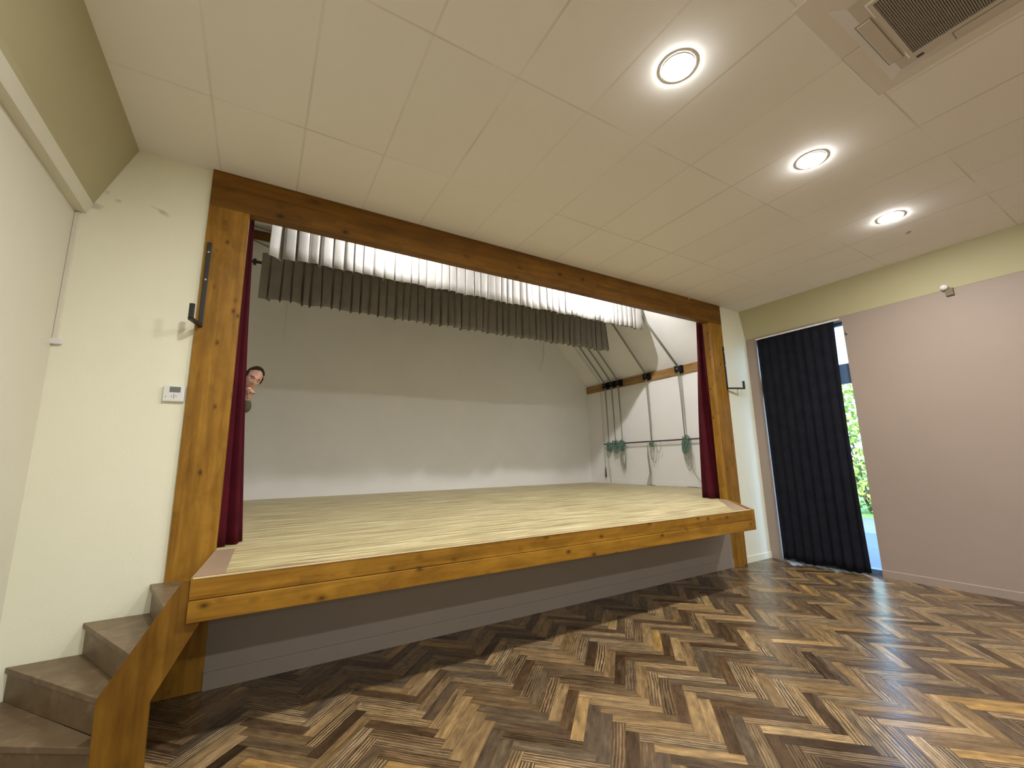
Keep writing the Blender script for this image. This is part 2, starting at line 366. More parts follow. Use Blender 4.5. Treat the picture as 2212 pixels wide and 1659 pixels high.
# worn plank deck
M_DECK = mat('worn_pale_planks', (.5, .42, .27), .5, .35); g = G(M_DECK)
tc = g.n('ShaderNodeTexCoord'); sx = g.n('ShaderNodeSeparateXYZ'); g.l(tc.outputs['Object'], sx.inputs[0])
row = g.math('FLOOR', g.math('DIVIDE', sx.outputs[1], .10)); cb = g.n('ShaderNodeCombineXYZ'); g.l(row, cb.inputs[1])
g.l(g.math('FLOOR', g.math('ADD', g.math('DIVIDE', sx.outputs[0], 2.1), g.math('MULTIPLY', row, .37))), cb.inputs[0])
wn2 = g.n('ShaderNodeTexWhiteNoise', noise_dimensions='3D'); g.l(cb.outputs[0], wn2.inputs['Vector'])
fr = g.math('ABSOLUTE', g.math('SUBTRACT', g.math('FRACT', g.math('DIVIDE', sx.outputs[1], .10)), .5)); joint = g.ramp(fr, [(.485, (0, 0, 0)), (.498, (1, 1, 1))])
st = g.noise(g.coord((1.3, 22, 1)), 1.0, 5, .65, .4); st2 = g.noise(g.coord((.8, 5, 1)), 1.2, 4, .65)
tone = g.ramp(wn2.outputs['Value'], [(0, (.32, .258, .115)), (1, (.43, .355, .168))])
c = g.mix(g.ramp(st, [(.42, (0, 0, 0)), (.62, (1, 1, 1))]), tone, (.70, .62, .37))
# dark scuffs, mostly toward the worn front edge
fy = g.ramp(g.math('MULTIPLY', g.math('ADD', sx.outputs[1], 1.1), .25), [(0, (1, 1, 1)), (.35, (.35, .35, .35)), (1, (.15, .15, .15))])
sc = g.math('MULTIPLY', g.ramp(st2, [(.52, (0, 0, 0)), (.64, (.85, .85, .85))]), fy)
c = g.mix(sc, c, (.19, .12, .065)); c = g.mix(g.math('MULTIPLY', joint, .55), c, (.14, .09, .05))
g.col(c); g.rough(g.ramp(st, [(.3, (.38, .38, .38)), (.7, (.55, .55, .55))])); g.bump(st, .25, .004)
M_LINO = paint('brown_lino', (.34, .245, .17), .12, .45, .1)
M_STEP = mat('brown_worn_step', (.3, .22, .14), .45, .4); g = G(M_STEP); v = g.coord()
g.col(g.mix(g.ramp(g.noise(v, 5, 5, .7, 1.2), [(.52, (0, 0, 0)), (.74, (.8, .8, .8))]), g.ramp(g.noise(g.coord((4, 9, 9)), 1, 5), [(.3, (.155, .105, .058)), (.7, (.215, .152, .088))]), (.33, .25, .155))); g.bump(g.noise(v, 150, 2), .15, .002)

M_EDGE_LIGHT = paint('pale_edge_highlight', (.62, .50, .30), .35, .4, .3, 40)  # pale colour painting the highlight along the stage front edge
AX0, AX1, AY = -.514, 5.147, -.985
stage = empty('stage_platform', (2.8, -.5, 1.0), 'raised stage platform of pale worn planks with thick pine front edge', 'stage')
bm = bmesh.new()
prism(bm, [(AX0, AY + .03, .955), (AX1 - .01, AY + .03, .955), (IX1 + .0, -.002, .955), (IX1, .165, .955), (IX1 - .0, .165, .955), (SXR - .015, .185, .955), (SXR - .015, SD - .002, .955), (SXL + .002, SD - .002, .955), (SXL + .002, .185, .955), (IX0, .185, .955), (IX0, -.002, .955)], (0, 0, .045))
obj('deck', bm, M_DECK, stage)
bm = bmesh.new(); prism(bm, [(AX0 + .0, AY + .035, .9985), (AX0 + .165, AY + .035, .9985), (IX0 + .13, -.02, .9985), (IX0 + .005, -.02, .9985)], (0, 0, .004)); tag(obj('edge_strip', bm, M_LINO, stage), 'brown worn floor strip along the step side')
dg = Vector((IX1 - AX1, -AY, 0)).normalized(); nd = Vector((dg.y, -dg.x, 0))
obj('fascia_board', prism(bmesh.new(), [(AX0, AY, .882), (AX1 + .0, AY, .882), (AX1, AY, 1.004), (AX0, AY, 1.004)], (0, .04, 0), .003), M_PINE_X, stage)
obj('highlight_strip', prism(bmesh.new(), [(AX0 + .01, AY - .004, .996), (AX1 - .01, AY - .004, .996), (AX1 - .01, AY - .004, 1.007), (AX0 + .01, AY - .004, 1.007)], (0, .012, 0), .003), M_EDGE_LIGHT, stage)  # thin added strip, its pale colour stands in for the edge highlight
obj('fascia_board', prism(bmesh.new(), [(AX0, AY - .018, .762), (AX1 + .03, AY - .018, .762), (AX1 + .03, AY - .018, .879), (AX0, AY - .018, .879)], (0, .055, 0), .004), M_PINE_X, stage)
p0 = Vector((AX1, AY + .002, 0)); p1 = Vector((IX1 - .02, -.01, 0))
obj('side_board', prism(bmesh.new(), [p0 + Vector((0, 0, .762)), p1 + Vector((0, 0, .762)), p1 + Vector((0, 0, 1.003)), p0 + Vector((0, 0, 1.003))], nd * .035), M_PINE_X, stage)
tag(obj('edge_strip', prism(bmesh.new(), [p0 + Vector((.0, .04, .9985)), p1 + Vector((0, 0, .9985)), p1 - nd * .12 + Vector((0, 0, .9985)), p0 - nd * .12 + Vector((-.1, .04, .9985))], (0, 0, .004)), M_LINO, stage), 'worn brown strip along the far slanted edge')
obj('side_board', B((AX0 + .02, AY + .04, .80), (AX0 + .055, -.002, .955)), M_PINE_X, stage)
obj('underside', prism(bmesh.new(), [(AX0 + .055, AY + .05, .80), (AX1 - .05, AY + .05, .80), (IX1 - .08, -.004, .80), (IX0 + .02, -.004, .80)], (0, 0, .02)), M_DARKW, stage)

# ------------------------------------------------------------------ proscenium frame
fr = empty('proscenium_frame', (2.85, 0, 0), 'varnished pine timber frame around the stage opening', 'frame')
obj('post', B((FX0, 0, 0), (IX0, .115, 3.93), .004), M_PINE_Z, fr)
b_ = bmesh.new(); ch_ = .028
lo = [b_.verts.new(p) for p in ((IX1 + ch_, 0, 0), (FX1, 0, 0), (FX1, .115, 0), (IX1, .115, 0), (IX1, ch_, 0))]
mi = [b_.verts.new(p) for p in ((IX1 + ch_, 0, 3.70), (FX1, 0, 3.70), (FX1, .115, 3.70), (IX1, .115, 3.70), (IX1, ch_, 3.70))]
hi = [b_.verts.new(p) for p in ((IX1 + .001, 0, 3.77), (FX1, 0, 3.77), (FX1, .115, 3.77), (IX1, .115, 3.77), (IX1, .001, 3.77))]
tp = [b_.verts.new(p) for p in ((IX1 + .001, 0, 3.93), (FX1, 0, 3.93), (FX1, .115, 3.93), (IX1, .115, 3.93), (IX1, .001, 3.93))]
for A_, C_ in ((lo, mi), (mi, hi), (hi, tp)):
    for k_ in range(5): b_.faces.new([A_[k_], A_[(k_ + 1) % 5], C_[(k_ + 1) % 5], C_[k_]])
b_.faces.new(lo[::-1]); b_.faces.new(tp); obj('post', b_, M_PINE_Z, fr)
obj('header_beam', B((FX0, -.004, 3.905), (FX1, .105, CZ - .002), .004), M_PINE_HX, fr)

# ------------------------------------------------------------------ steps
st = empty('stage_steps', (-.9, -.5, 0), 'brown winding wooden steps up to the stage on the left', 'stairs')
def wedge(pts, z0, z1, bev=0.0): return prism(bmesh.new(), [(p[0], p[1], z0) for p in pts], (0, 0, z1 - z0), bev)
YS = -.948
noses = [  # (wall end, outer end) of each tread nosing from top
    ((-.846, WY - .002), (-.593, YS)), ((-1.184, WY - .002), (-.713, YS)), ((-1.527, WY - .002), (-.782, YS)), ((-1.576, -.43), (-.80, YS))]
backs = [((-.462, -.002), (-.462, -.002))]
top_poly = [noses[0][0], noses[0][1], (-.555, YS), (AX0 - .001, YS), (AX0 - .001, -.004), (FX0 - .001, -.004), (FX0 - .001, WY - .002)]
polys = [top_poly,
         [noses[1][0], noses[1][1], (noses[0][1][0] + .02, YS), (noses[0][0][0] + .02, WY - .002)],
         [noses[2][0], noses[2][1], (noses[1][1][0] + .02, YS), (noses[1][0][0] + .02, WY - .002)],
         [(-1.576, WY - .002), noses[3][0], noses[3][1], (noses[2][1][0] + .02, YS), (noses[2][0][0] + .02, WY - .002)]]
for i, (pl, z) in enumerate(zip(polys, (.80, .60, .40, .20))):
    obj('tread', wedge(pl, z - .035, z, .004), M_STEP, st)
    a, b = noses[i]; A = Vector((a[0], a[1], 0)); Bv = Vector((b[0], b[1], 0)); d = (Bv - A).normalized(); nn = Vector((-d.y, d.x, 0))
    if nn.x < 0: nn = -nn
    zb = z - .2 + .0005
    q = [A + nn * .02, Bv + nn * .02, Bv + nn * .045, A + nn * .045]
    obj('riser', wedge([(p.x, min(p.y, WY - .003)) for p in q], zb, z - .034), M_STEP, st)
M_STR = wood('amber_pine_stringer', 2, (.15, .068, .006), (.255, .128, .015), kn=(5, .12))
obj('stringer', prism(bmesh.new(), [(-.548, -.975, 1.0), (-.868, -.975, .448), (-.856, -.975, 0), (-.628, -.975, 0), (-.642, -.975, .386), (-.452, -.975, .744), (-.452, -.975, .759), (-.518, -.975, .759), (-.518, -.975, .995)], (0, .026, 0), .003), M_STR, st)

# ------------------------------------------------------------------ cloth things
def sheet(name, top, bot, rows, m, hemjit=0.0, parent=None, mid=None, thick=.006):
    """top, bot: lists of 3D points (same length); rows between"""
    bm = bmesh.new(); n = len(top); R = []
    for r in range(rows + 1):
        t = r / rows; row = []
        for i in range(n):
            p = Vector(top[i]).lerp(Vector(bot[i]), t)
            if mid: p += Vector(mid(i / (n - 1), t))
            row.append(bm.verts.new(p))
        R.append(row)
    for r in range(rows):
        for i in range(n - 1): bm.faces.new([R[r][i], R[r][i + 1], R[r + 1][i + 1], R[r + 1][i]])
    o = obj(name, bm, m, parent, True)
    md = o.modifiers.new('thickness', 'SOLIDIFY'); md.thickness = thick; md.offset = 0
    return o
def folds(path, amp, nf, n, z, seed=0, phase=0):
    """wavy profile along a polyline path [(x,y)..]"""
    rnd = random.Random(seed); P = [Vector((a, b, 0)) for a, b in path]; L = [0]
    for i in range(1, len(P)): L.append(L[-1] + (P[i] - P[i - 1]).length)
    amps = [rnd.uniform(.65, 1.15) for _ in range(nf + 2)]
    out = []
    for k in range(n):
        s = k / (n - 1) * L[-1]; j = 1
        while j < len(P) - 1 and L[j] < s: j += 1
        t = (s - L[j - 1]) / (L[j] - L[j - 1]); p = P[j - 1].lerp(P[j], t); d = (P[j] - P[j - 1]).normalized(); nn = Vector((-d.y, d.x, 0))
        f = k / (n - 1) * nf; a = amps[int(f)] * (1 - (f - int(f))) + amps[int(f) + 1] * (f - int(f))
        w = math.sin(f * 2 * math.pi + phase); w = math.copysign(abs(w) ** .9, w)
        p = p + nn * w * amp * a
        out.append((p.x, p.y, z))
    return out
# left red curtain : gathered against the inner face of the post
topL = folds([(-.60, .24), (-.462, .21), (-.455, .30), (-.452, .38)], .018, 4, 160, 4.05, 3, 0)
botL = folds([(-.62, .24), (-.44, .155), (-.375, .22), (-.345, .36)], .052, 4, 160, 1.004, 3, 0)
tag(sheet('stage_curtain', topL, botL, 24, M_RED, mid=lambda u, t: (.02 * math.sin(t * 2.6) * u - .035 * math.sin(t * math.pi) * u, 0, 0)), 'dark red velvet curtain gathered behind the left post', 'curtain')
topR = folds([(6.44, .22), (6.42, .26), (6.40, .40), (6.70, .42)], .016, 4, 140, 4.05, 9)
botR = folds([(6.36, .20), (6.19, .18), (6.13, .25), (6.20, .44), (6.62, .44)], .042, 4, 140, 1.004, 9)
tag(sheet('stage_curtain', topR, botR, 24, M_RED, mid=lambda u, t: (-.05 * math.sin(t * math.pi), 0, 0)), 'dark red velvet curtain gathered behind the right post', 'curtain')
# black door curtain
rail = empty('curtain_rail', (wr(-.8) - .04, -.8, 3.69), 'white rail above the black curtain', 'curtain rail')
obj('rail', prism(bmesh.new(), [(wr(-.17) - .075, -.185, 3.668), (wr(-1.4) - .075, -1.44, 3.668), (wr(-1.4) - .075, -1.44, 3.692), (wr(-.17) - .075, -.185, 3.692)], (.03, 0, 0), .003), M_WHITE, rail)
for yy in (-.3, -.8, -1.3): obj('bracket', B((wr(yy) - .047, yy - .02, 3.670), (wr(yy) + .0, yy + .02, 3.700)), M_WHITE, rail)
def bc(z, amp, y1): return folds([(7.190, -.198), (7.205, -.8), (7.22, y1)], amp, 9, 300, z, 21)
tb = bc(3.668, .008, -1.365); bb = bc(.02, .018, -1.352)
bb = [(p[0], p[1], .030 + .018 * math.sin(i * .045) + .006 * math.sin(i * .21)) for i, p in enumerate(bb)]
tag(sheet('black_curtain', tb, bb, 30, M_BLK, mid=lambda u, t: (0, -.03 * (1 if u > .9 else 0) * (u - .9) * 10 * (-1) * max(0, math.sin(t * 3.0)), 0), thick=.004), 'long black blackout curtain hanging over the terrace door', 'curtain')

# pleated borders above the stage
def valance(name, x0, x1, y, z0, z1, npl, amp, m, seed, label):
    root = empty(name, ((x0 + x1) / 2, y, z1), label, 'curtain')
    rnd = random.Random(seed); edges = [x0]
    wid = [rnd.uniform(.8, 1.2) for _ in range(npl)]; s = sum(wid)
    for w_ in wid: edges.append(edges[-1] + w_ / s * (x1 - x0))
    rnd_sh = [.014 * math.sin(i * 2.3 + seed) + rnd.uniform(-.008, .008) for i in range(npl)]
    prof = []  # (x, y top offset, y bottom offset, x shift bottom)
    for i in range(npl):
        a, b = edges[i], edges[i + 1]; w_ = b - a; d = rnd.uniform(.6, 1.2) * amp; k = rnd.uniform(-.012, .012)
        gap = rnd.uniform(.09, .17) if seed == 5 and i > 5 else rnd.uniform(.14, .30)
        # flat panel then a narrow groove folded back
        ang = rnd.uniform(-.018, .014) if seed == 8 or i > 6 else rnd.uniform(-.07, .06)
        for u, yy in ((0, 0 + ang * .5), (.06, -.004 + ang * .4), (.3, -.010 + ang * .2), (.55, -.008 - ang * .2), (1 - gap - .08, -.002 - ang * .4), (1 - gap, .010 - ang * .5), (1 - gap * .62, d), (1 - gap * .35, d * 1.05), (.985, .012)):
            prof.append((a + u * w_, yy * .12 if yy > 0 else yy, yy + .016 * math.sin(i * 1.7 + u * 2), k * math.sin(u * math.pi) + rnd_sh[i]))
    bm = bmesh.new(); rows = 10; R = []
    for r in range(rows + 1):
        t = r / rows; row = []
        for j, (x, ya, yb, kx) in enumerate(prof):
            fl = (max(0, .04 * ((j / len(prof)) > .985)) - .03 * ((j / len(prof)) < .012)) * t
            zz = z1 + (z0 - z1) * t + (.008 * math.sin(x * 9 + seed) if r == rows else 0)
            row.append(bm.verts.new((x + kx * t + fl, y + ya * (1 - t) + yb * t + .01 * math.sin(t * 3 + x * 3), zz)))
        R.append(row)
    for r in range(rows):
        for j in range(len(prof) - 1): bm.faces.new([R[r][j], R[r][j + 1], R[r + 1][j + 1], R[r + 1][j]])
    c = obj('pleated_cloth', bm, m, root, True)
    md = c.modifiers.new('thickness', 'SOLIDIFY'); md.thickness = .003; md.offset = 0
    return root
V1 = valance('valance', -.27, 7.10, 2.27, 4.558, 6.30, 50, .085, M_VAL1, 5, 'light grey pleated border hanging above the stage, brightly lit')
V2 = valance('valance', -.405, 6.92, 3.24, 4.262, 5.015, 47, .10, M_VAL2, 8, 'dark grey pleated border hanging lower behind the light grey one')
def batten(x0, x1, y, z, label):
    r_ = empty('batten', ((x0 + x1) / 2, y, z), label, 'pipe')
    obj('pipe', tube(bmesh.new(), [(x0, y, z), (x1, y, z)], .024, 12), M_CHAR, r_, True)
    for xx in (x0 + .10, x0 + .17): obj('clamp', B((xx, y - .035, z - .055), (xx + .045, y + .035, z + .04), .006), M_BLACK, r_)
    return r_
batten(-.70, 7.02, 3.375, 4.90, 'dark pipe carrying the dark grey pleated border')

# ------------------------------------------------------------------ rigging on the right stage wall
RX = 8.315
rb = empty('rigging_board', (SXR, 3, 3.72), 'horizontal pine board carrying black pulleys on the right stage wall', 'board')
obj('plank', B((RX - .01, .5, 3.625), (SXR - .001, 5.72 - .03, 3.835), .004), M_PINE_Y, rb)
tr = empty('tie_off_rail', (8.25, 3, 2.08), 'thin dark brown pipe on which the green ropes are tied', 'rail')
obj('pipe', tube(bmesh.new(), [(8.25, 4.98, 2.08), (8.25, .6, 2.08)], .018, 10), M_RAIL, tr, True)
for yy in (4.95, 2.8, .7): obj('bracket', tube(bmesh.new(), [(8.25, yy, 2.08), (SXR - .001, yy, 2.08)], .012, 8), M_RAIL, tr, True)
PY = [2.27, 3.26, 4.26, 4.52, 4.78]
wh = ['nearest the red curtain', 'second from the red curtain', 'right one of the tight trio', 'middle one of the tight trio', 'left one of the tight trio']
for i, y in enumerate(PY):
    p = empty('pulley_block', (8.28, y, 3.74), 'black pulley on the pine rigging board, ' + wh[i], 'pulley', 'pulleys on the rigging board')
    w_ = .085 if i < 2 else .09
    ch = bmesh.new(); box(ch, (8.19, y - w_, 3.66), (8.305, y - w_ + .018, 3.82), .004); box(ch, (8.19, y + w_ - .018, 3.66), (8.305, y + w_, 3.82), .004); box(ch, (8.288, y - w_, 3.65), (8.305, y + w_, 3.83), .003)
    box(ch, (8.195, y - w_ + .02, 3.668), (8.21, y + w_ - .02, 3.74), .006); obj('housing', ch, M_PUL, p)
    wb = bmesh.new()
    for k in (-1, 0, 1): tube(wb, [(8.235, y + k * .045 - .016, 3.745), (8.235, y + k * .045 + .016, 3.745)], .062, 16)
    obj('wheel', wb, M_PUL, p, True)
rp_l = ['beside the red curtain', 'in the middle of the right stage wall', 'at the right of the bunched trio', 'at the centre of the bunched trio', 'at the left of the bunched trio']
def loop_pts(c, w_, h, lean=0.0, n=18, dx=0.0):
    pts = []
    for k in range(n + 1):
        a = math.pi * (k / n) ; pts.append((c[0] + dx, c[1] + math.cos(a) * w_ + lean * math.sin(a), c[2] - math.sin(a) ** .8 * h))
    return pts
for i, y in enumerate(PY):
    rt = empty('hoist_rope', (8.26, y, 2.08), 'grey green hoist rope tied off ' + rp_l[i], 'rope', 'hoist ropes on the stage wall')
    rr = random.Random(i + 40)
    offs = (-.022, 0, .022)
    for o_ in offs:
        b_ = bmesh.new(); top = 6.35
        ex = SXR - (top - 3.76) / SLX * 1.0
        tube(b_, [(ex - .06, y + o_ + (.22 if i == 0 else 0), top), (8.215 - (.9 if i == 0 else .1), y + o_ + (.22 * .41 if i == 0 else 0), 3.80 + (.9 if i == 0 else .1) * 1.12), (8.215, y + o_, 3.80)], .0075, 6)
        tube(b_, [(8.215, y + o_, 3.80), (8.175, y + o_, 3.745), (8.215, y + o_, 3.69), (8.24, y + o_ * .7, 2.9), (8.245, y + o_ * .3, 2.10)], .0065, 6)
        obj('rope_line', b_, M_ROPE, rt, True)
    # the coil bound round the rail
    b_ = bmesh.new()
    cw, chh, nl = [(.075, .20, 26), (.05, .07, 12), (.075, .15, 22), (.10, .15, 24), (.08, .14, 22)][i]
    for k in range(nl):
        a0 = rr.uniform(-.5, .5); cy = y + rr.uniform(-cw, cw) * .55; cz = 2.08 + rr.uniform(-.5, .5) * chh - (.06 if i != 0 else .10)
        ry = rr.uniform(.4, 1) * cw; rz = rr.uniform(.5, 1) * chh * .75; cx = 8.24 + rr.uniform(-.035, .03)
        tube(b_, [(cx + .015 * math.sin(3 * t_), cy + math.cos(t_) * ry * math.cos(a0) - math.sin(t_) * rz * math.sin(a0) * .3, cz + math.sin(t_) * rz) for t_ in [2 * math.pi * q / 14 for q in range(14)]], .0065, 5, True)
    tag(obj('coil', b_, M_ROPEG, rt, True), 'teal green bundle of rope round the rail')
    b_ = bmesh.new()
    if i == 0:
        for k in range(7): tube(b_, loop_pts((8.23, y + rr.uniform(-.05, .05) - .02, 1.93), .03 + .01 * k, .22 + .055 * k, -.05), .006, 5)
        tube(b_, [(8.24, y - .05, 1.9), (8.24, y - .08, 1.55), (8.24, y - .22, 1.25), (8.22, y - .45, 1.012), (8.15, y - .30, 1.010), (8.2, y - .1, 1.01)], .007, 6)
        tube(b_, [(8.20, y + .2 * math.cos(a / 3) - .05, 1.012) if 0 else (8.22 + .05 * math.sin(a), y - .1 + .14 * math.cos(a * .9), 1.012) for a in range(0, 12)], .007, 6)
    elif i == 1:
        tube(b_, loop_pts((8.23, y - .07, 1.98), .09, .42), .0065, 5); tube(b_, loop_pts((8.22, y - .02, 1.98), .06, .36), .0065, 5); tube(b_, loop_pts((8.23, y - .22, 2.05), .07, .25), .006, 5)
        for k in range(4): tube(b_, [(8.24, y + .14, 2.06), (8.24, y + .12 + .012 * k, 1.7), (8.23, y + .07 + .015 * k, 1.3), (8.22, y + .10 + .04 * k, 1.015)], .006, 5)
        tube(b_, [(8.2 + .05 * math.sin(a), y + .06 + .13 * math.cos(a * .8), 1.012 + .004 * (a % 2)) for a in range(0, 14)], .008, 6)
    elif i == 2:
        for k in range(6): tube(b_, loop_pts((8.23 + .004 * k, y + .01 - .008 * k, 1.98), .10 - .008 * k, .62 - .07 * (k % 3)), .0065, 5)
    else:
        for k in range(3): tube(b_, loop_pts((8.23, y + rr.uniform(-.05, .05), 1.96), .06, .16 + .05 * k), .0065, 5)
        if i == 4: tube(b_, [(8.24, y + .06, 2.0), (8.24, y + .05, 1.6), (8.25, y + .02, 1.2), (8.24, y + .0, 1.012)], .0065, 5)
    obj('loose_end', b_, M_ROPE, rt, True)
# weighted line beside the corner
wlne = empty('weighted_line', (8.29, 5.02, 1.15), 'thin cord with a dark weight hanging near the back corner', 'cord')
b_ = bmesh.new()
for o_ in (-.03, .03): tube(b_, [(SXR - (6.2 - 3.76) / SLX - .05, 5.02 + o_, 6.2), (8.27, 5.02 + o_, 3.86), (8.27, 5.0 + o_ * .5, 1.45)], .004, 5)
obj('cord', b_, M_ROPE, wlne, True)
obj('weight', tube(bmesh.new(), [(8.27, 5.0, 1.45), (8.27, 5.0, 1.36), (8.27, 5.0, 1.2), (8.27, 5.0, 1.15)], lambda t: (.010, .018, .026, .008)[int(round(t * 3))], 10), M_CHAR, wlne, True)
# board and battens on the back wall, far left
hb = empty('guide_board', (-.5, SD, 6.5), 'small dark wooden board high on the back wall at far left', 'board')
obj('plank', B((-.66, SD - .04, 6.40), (-.18, SD - .001, 6.60), .003), M_PINE_HX, hb)
rs_ = empty('roof_strut', (-.4, 5.60, 6.3), 'pale grey slanting struts under the roof at far left', 'strut')
for a_, c_ in (((-.95, 5.62, 6.43), (-.15, 5.62, 6.17)), ((-.95, 5.62, 6.68), (-.15, 5.62, 6.60))): obj('bar', tube(bmesh.new(), [a_, c_], .018, 8), M_STRUT, rs_, True)
# small hanging wire hooks on the back wall
for nm, x0, z0, x1, z1, lb in (('hanging_wire', .07, 4.74, .06, 4.26, 'thin white wire hanging on the back wall below the left end of the borders'), ('hanging_wire', 6.77, 4.68, 6.6, 4.22, 'thin white wire hanging on the back wall below the right end of the borders')):
    tag(obj(nm, tube(bmesh.new(), [(x0, SD - .02, z0 + .6), (x0, SD - .02, z0), (x1, SD - .03, z1)], .006, 6), M_WHITE, None, True), lb, 'wire')

# ------------------------------------------------------------------ wall brackets
def bracket(x, post_edge, z0, z1, dirx, diry, label):
    y = -.004
    e = empty('wall_bracket', (x, 0, z0), label, 'bracket', 'black brackets on the timber posts')
    obj('upright_bar', B((x - .016, y - .012, z0), (x + .016, y, z1), .002), M_BLACK, e)
    a = Vector((x, y - .012, z0 + .016)); d = Vector((dirx, diry, 0)).normalized(); L = .31 if dirx > 0 else .18
    b = a + d * L
    s = d.cross(Vector((0, 0, 1))) * .016
    obj('arm', prism(bmesh.new(), [a + s + Vector((0, 0, -.012)), a - s + Vector((0, 0, -.012)), a - s + Vector((0, 0, .012)), a + s + Vector((0, 0, .012))], d * L, .002), M_BLACK, e)
    c = b - d * .012
    obj('hook_tip', prism(bmesh.new(), [c + s - d * .012, c - s - d * .012, c - s + d * .012, c + s + d * .012], (0, 0, .125), .002), M_BLACK, e)
    for z in (z0 + (z1 - z0) * .55, z0 + (z1 - z0) * .88):
        obj('screw', tube(bmesh.new(), [(x, y - .012, z), (x, y - .017, z)], .010, 12), M_SCREW, e, True)
bracket(-.725, 0, 2.79, 3.55, -.28, -1, 'black metal bracket with upturned arm on the left timber post')
bracket(6.478, 0, 2.775, 3.51, .92, -.38, 'black metal bracket with upturned arm on the right timber post')

# ------------------------------------------------------------------ thermostat
th = empty('thermostat', (-.84, WY, 2.22), 'white rectangular thermostat with grey screen beside the left post', 'thermostat')
bd = obj('casing', B((-.912, WY - .028, 2.162), (-.775, WY, 2.288), .006), M_WHITE, th)
obj('screen', B((-.872, WY - .0295, 2.236), (-.802, WY - .026, 2.280), .001), M_LCD, th)
for (bx, bz) in ((-.84, 2.205), (-.855, 2.205), (-.825, 2.205), (-.84, 2.217), (-.84, 2.193), (-.892, 2.200)): obj('button', tube(bmesh.new(), [(bx, WY - .030, bz), (bx, WY - .026, bz)], .005, 10), M_GREYP, th, True)

# ------------------------------------------------------------------ cable trunking in the left corner
tk = empty('cable_trunking', (-1.55, WY, 3.1), 'thin white cable trunking running down the front wall corner at left', 'trunking')
obj('duct', B((-1.584, WY - .014, 2.585), (-1.556, WY - .0005, 3.60), .002), M_LEFT, tk)
obj('end_cap', B((-1.590, WY - .026, 2.545), (-1.528, WY - .0005, 2.585), .003), M_WHITE, tk)

# ------------------------------------------------------------------ ceiling downlights
M_EMIT = mat('lit_diffuser', (1, 1, 1), .5); e = M_EMIT.node_tree.nodes['Principled BSDF']
e.inputs['Emission Color'].default_value = (1, .988, .975, 1); e.inputs['Emission Strength'].default_value = HALL / (math.pi * math.pi * .105 ** 2) * 1.0
def lens(x, y):
    b_ = bmesh.new(); rings = []
    for k in range(5):
        a = k / 4 * math.pi / 2; r_ = .105 * math.cos(a); rings.append([b_.verts.new((x + r_ * math.cos(t_), y + r_ * math.sin(t_), CZ - .010 - .010 * math.sin(a))) for t_ in [2 * math.pi * q / 40 for q in range(40)]] if k < 4 else None)
    for k in range(3):
        for q in range(40): b_.faces.new([rings[k][q], rings[k][(q + 1) % 40], rings[k + 1][(q + 1) % 40], rings[k + 1][q]])
    b_.faces.new(rings[3]); return b_
def ringm(x, y):
    b_ = bmesh.new(); R = []
    for r_, z in ((.1045, CZ - .001), (.1045, CZ - .0105), (.1085, CZ - .0095), (.110, CZ - .001)):
        R.append([b_.verts.new((x + r_ * math.cos(t_), y + r_ * math.sin(t_), z)) for t_ in [2 * math.pi * q / 40 for q in range(40)]])
    for k in range(3):
        for q in range(40): b_.faces.new([R[k][q], R[k][(q + 1) % 40], R[k + 1][(q + 1) % 40], R[k + 1][q]])
    return b_
d0 = empty('ceiling_downlight', (2.02, -2.72, CZ), 'lit round ceiling downlight, the largest and nearest of the row', 'ceiling light', 'lit downlights in a row')
obj('lamp_lens', lens(2.02, -2.72), M_EMIT, d0, True); obj('trim_ring', ringm(2.02, -2.72), M_WHITE2, d0, True)
for x, y, lb in ((3.835, -2.70, 'lit round ceiling downlight, the middle one of the row of three'), (5.655, -2.66, 'lit round ceiling downlight, farthest of the row, nearest the beige wall')):
    c = d0.copy(); COL.objects.link(c); c.location = (x, y, CZ); c['label'] = lb
    for chd in list(d0.children):
        k = chd.copy(); COL.objects.link(k); k.parent = c

# ------------------------------------------------------------------ ceiling cassette
ac = empty('air_conditioner', (2.96, -3.86, CZ), 'square ceiling air conditioning cassette with dark central grille', 'air conditioner')
M_ACP = paint('beige_white_plastic', (.60, .55, .50), .02, .6, .02); M_ACF = paint('cassette_surround_plate', (.74, .70, .645), .02, .7, .05)
px0, px1, py0, py1 = 2.49, 3.425, -4.34, -3.405
zc = CZ - .022
b_ = bmesh.new()   # surround plates filling the tile opening, with joints
for a, b in (((ACX0 + .003, ACY1 - .13, CZ - .006), (2.922, ACY1 - .002, CZ + .02)), ((2.926, ACY1 - .13, CZ - .006), (ACX1 - .010, ACY1 - .005, CZ + .02)),
             ((ACX1 - .13, ACY0 + .003, CZ - .006), (ACX1 - .010, ACY1 - .13, CZ + .02)), ((ACX0 + .003, ACY0 + .003, CZ - .006), (px0 + .03, ACY1 - .13, CZ + .02)), ((px0 + .03, ACY0 + .003, CZ - .006), (ACX1 - .13, py0 + .03, CZ + .02))): box(b_, a, b)
obj('surround_plate', b_, M_ACF, ac)
def frame(b_, o, i, z0, z1):
    X0, Y0, X1, Y1 = o; x0, y0, x1, y1 = i
    for a, c in (((X0, Y0), (X1, y0)), ((X0, y1), (X1, Y1)), ((X0, y0), (x0, y1)), ((x1, y0), (X1, y1))): box(b_, (a[0], a[1], z0), (c[0], c[1], z1))
gx0, gx1, gy0, gy1 = 2.655, 3.262, -4.175, -3.565
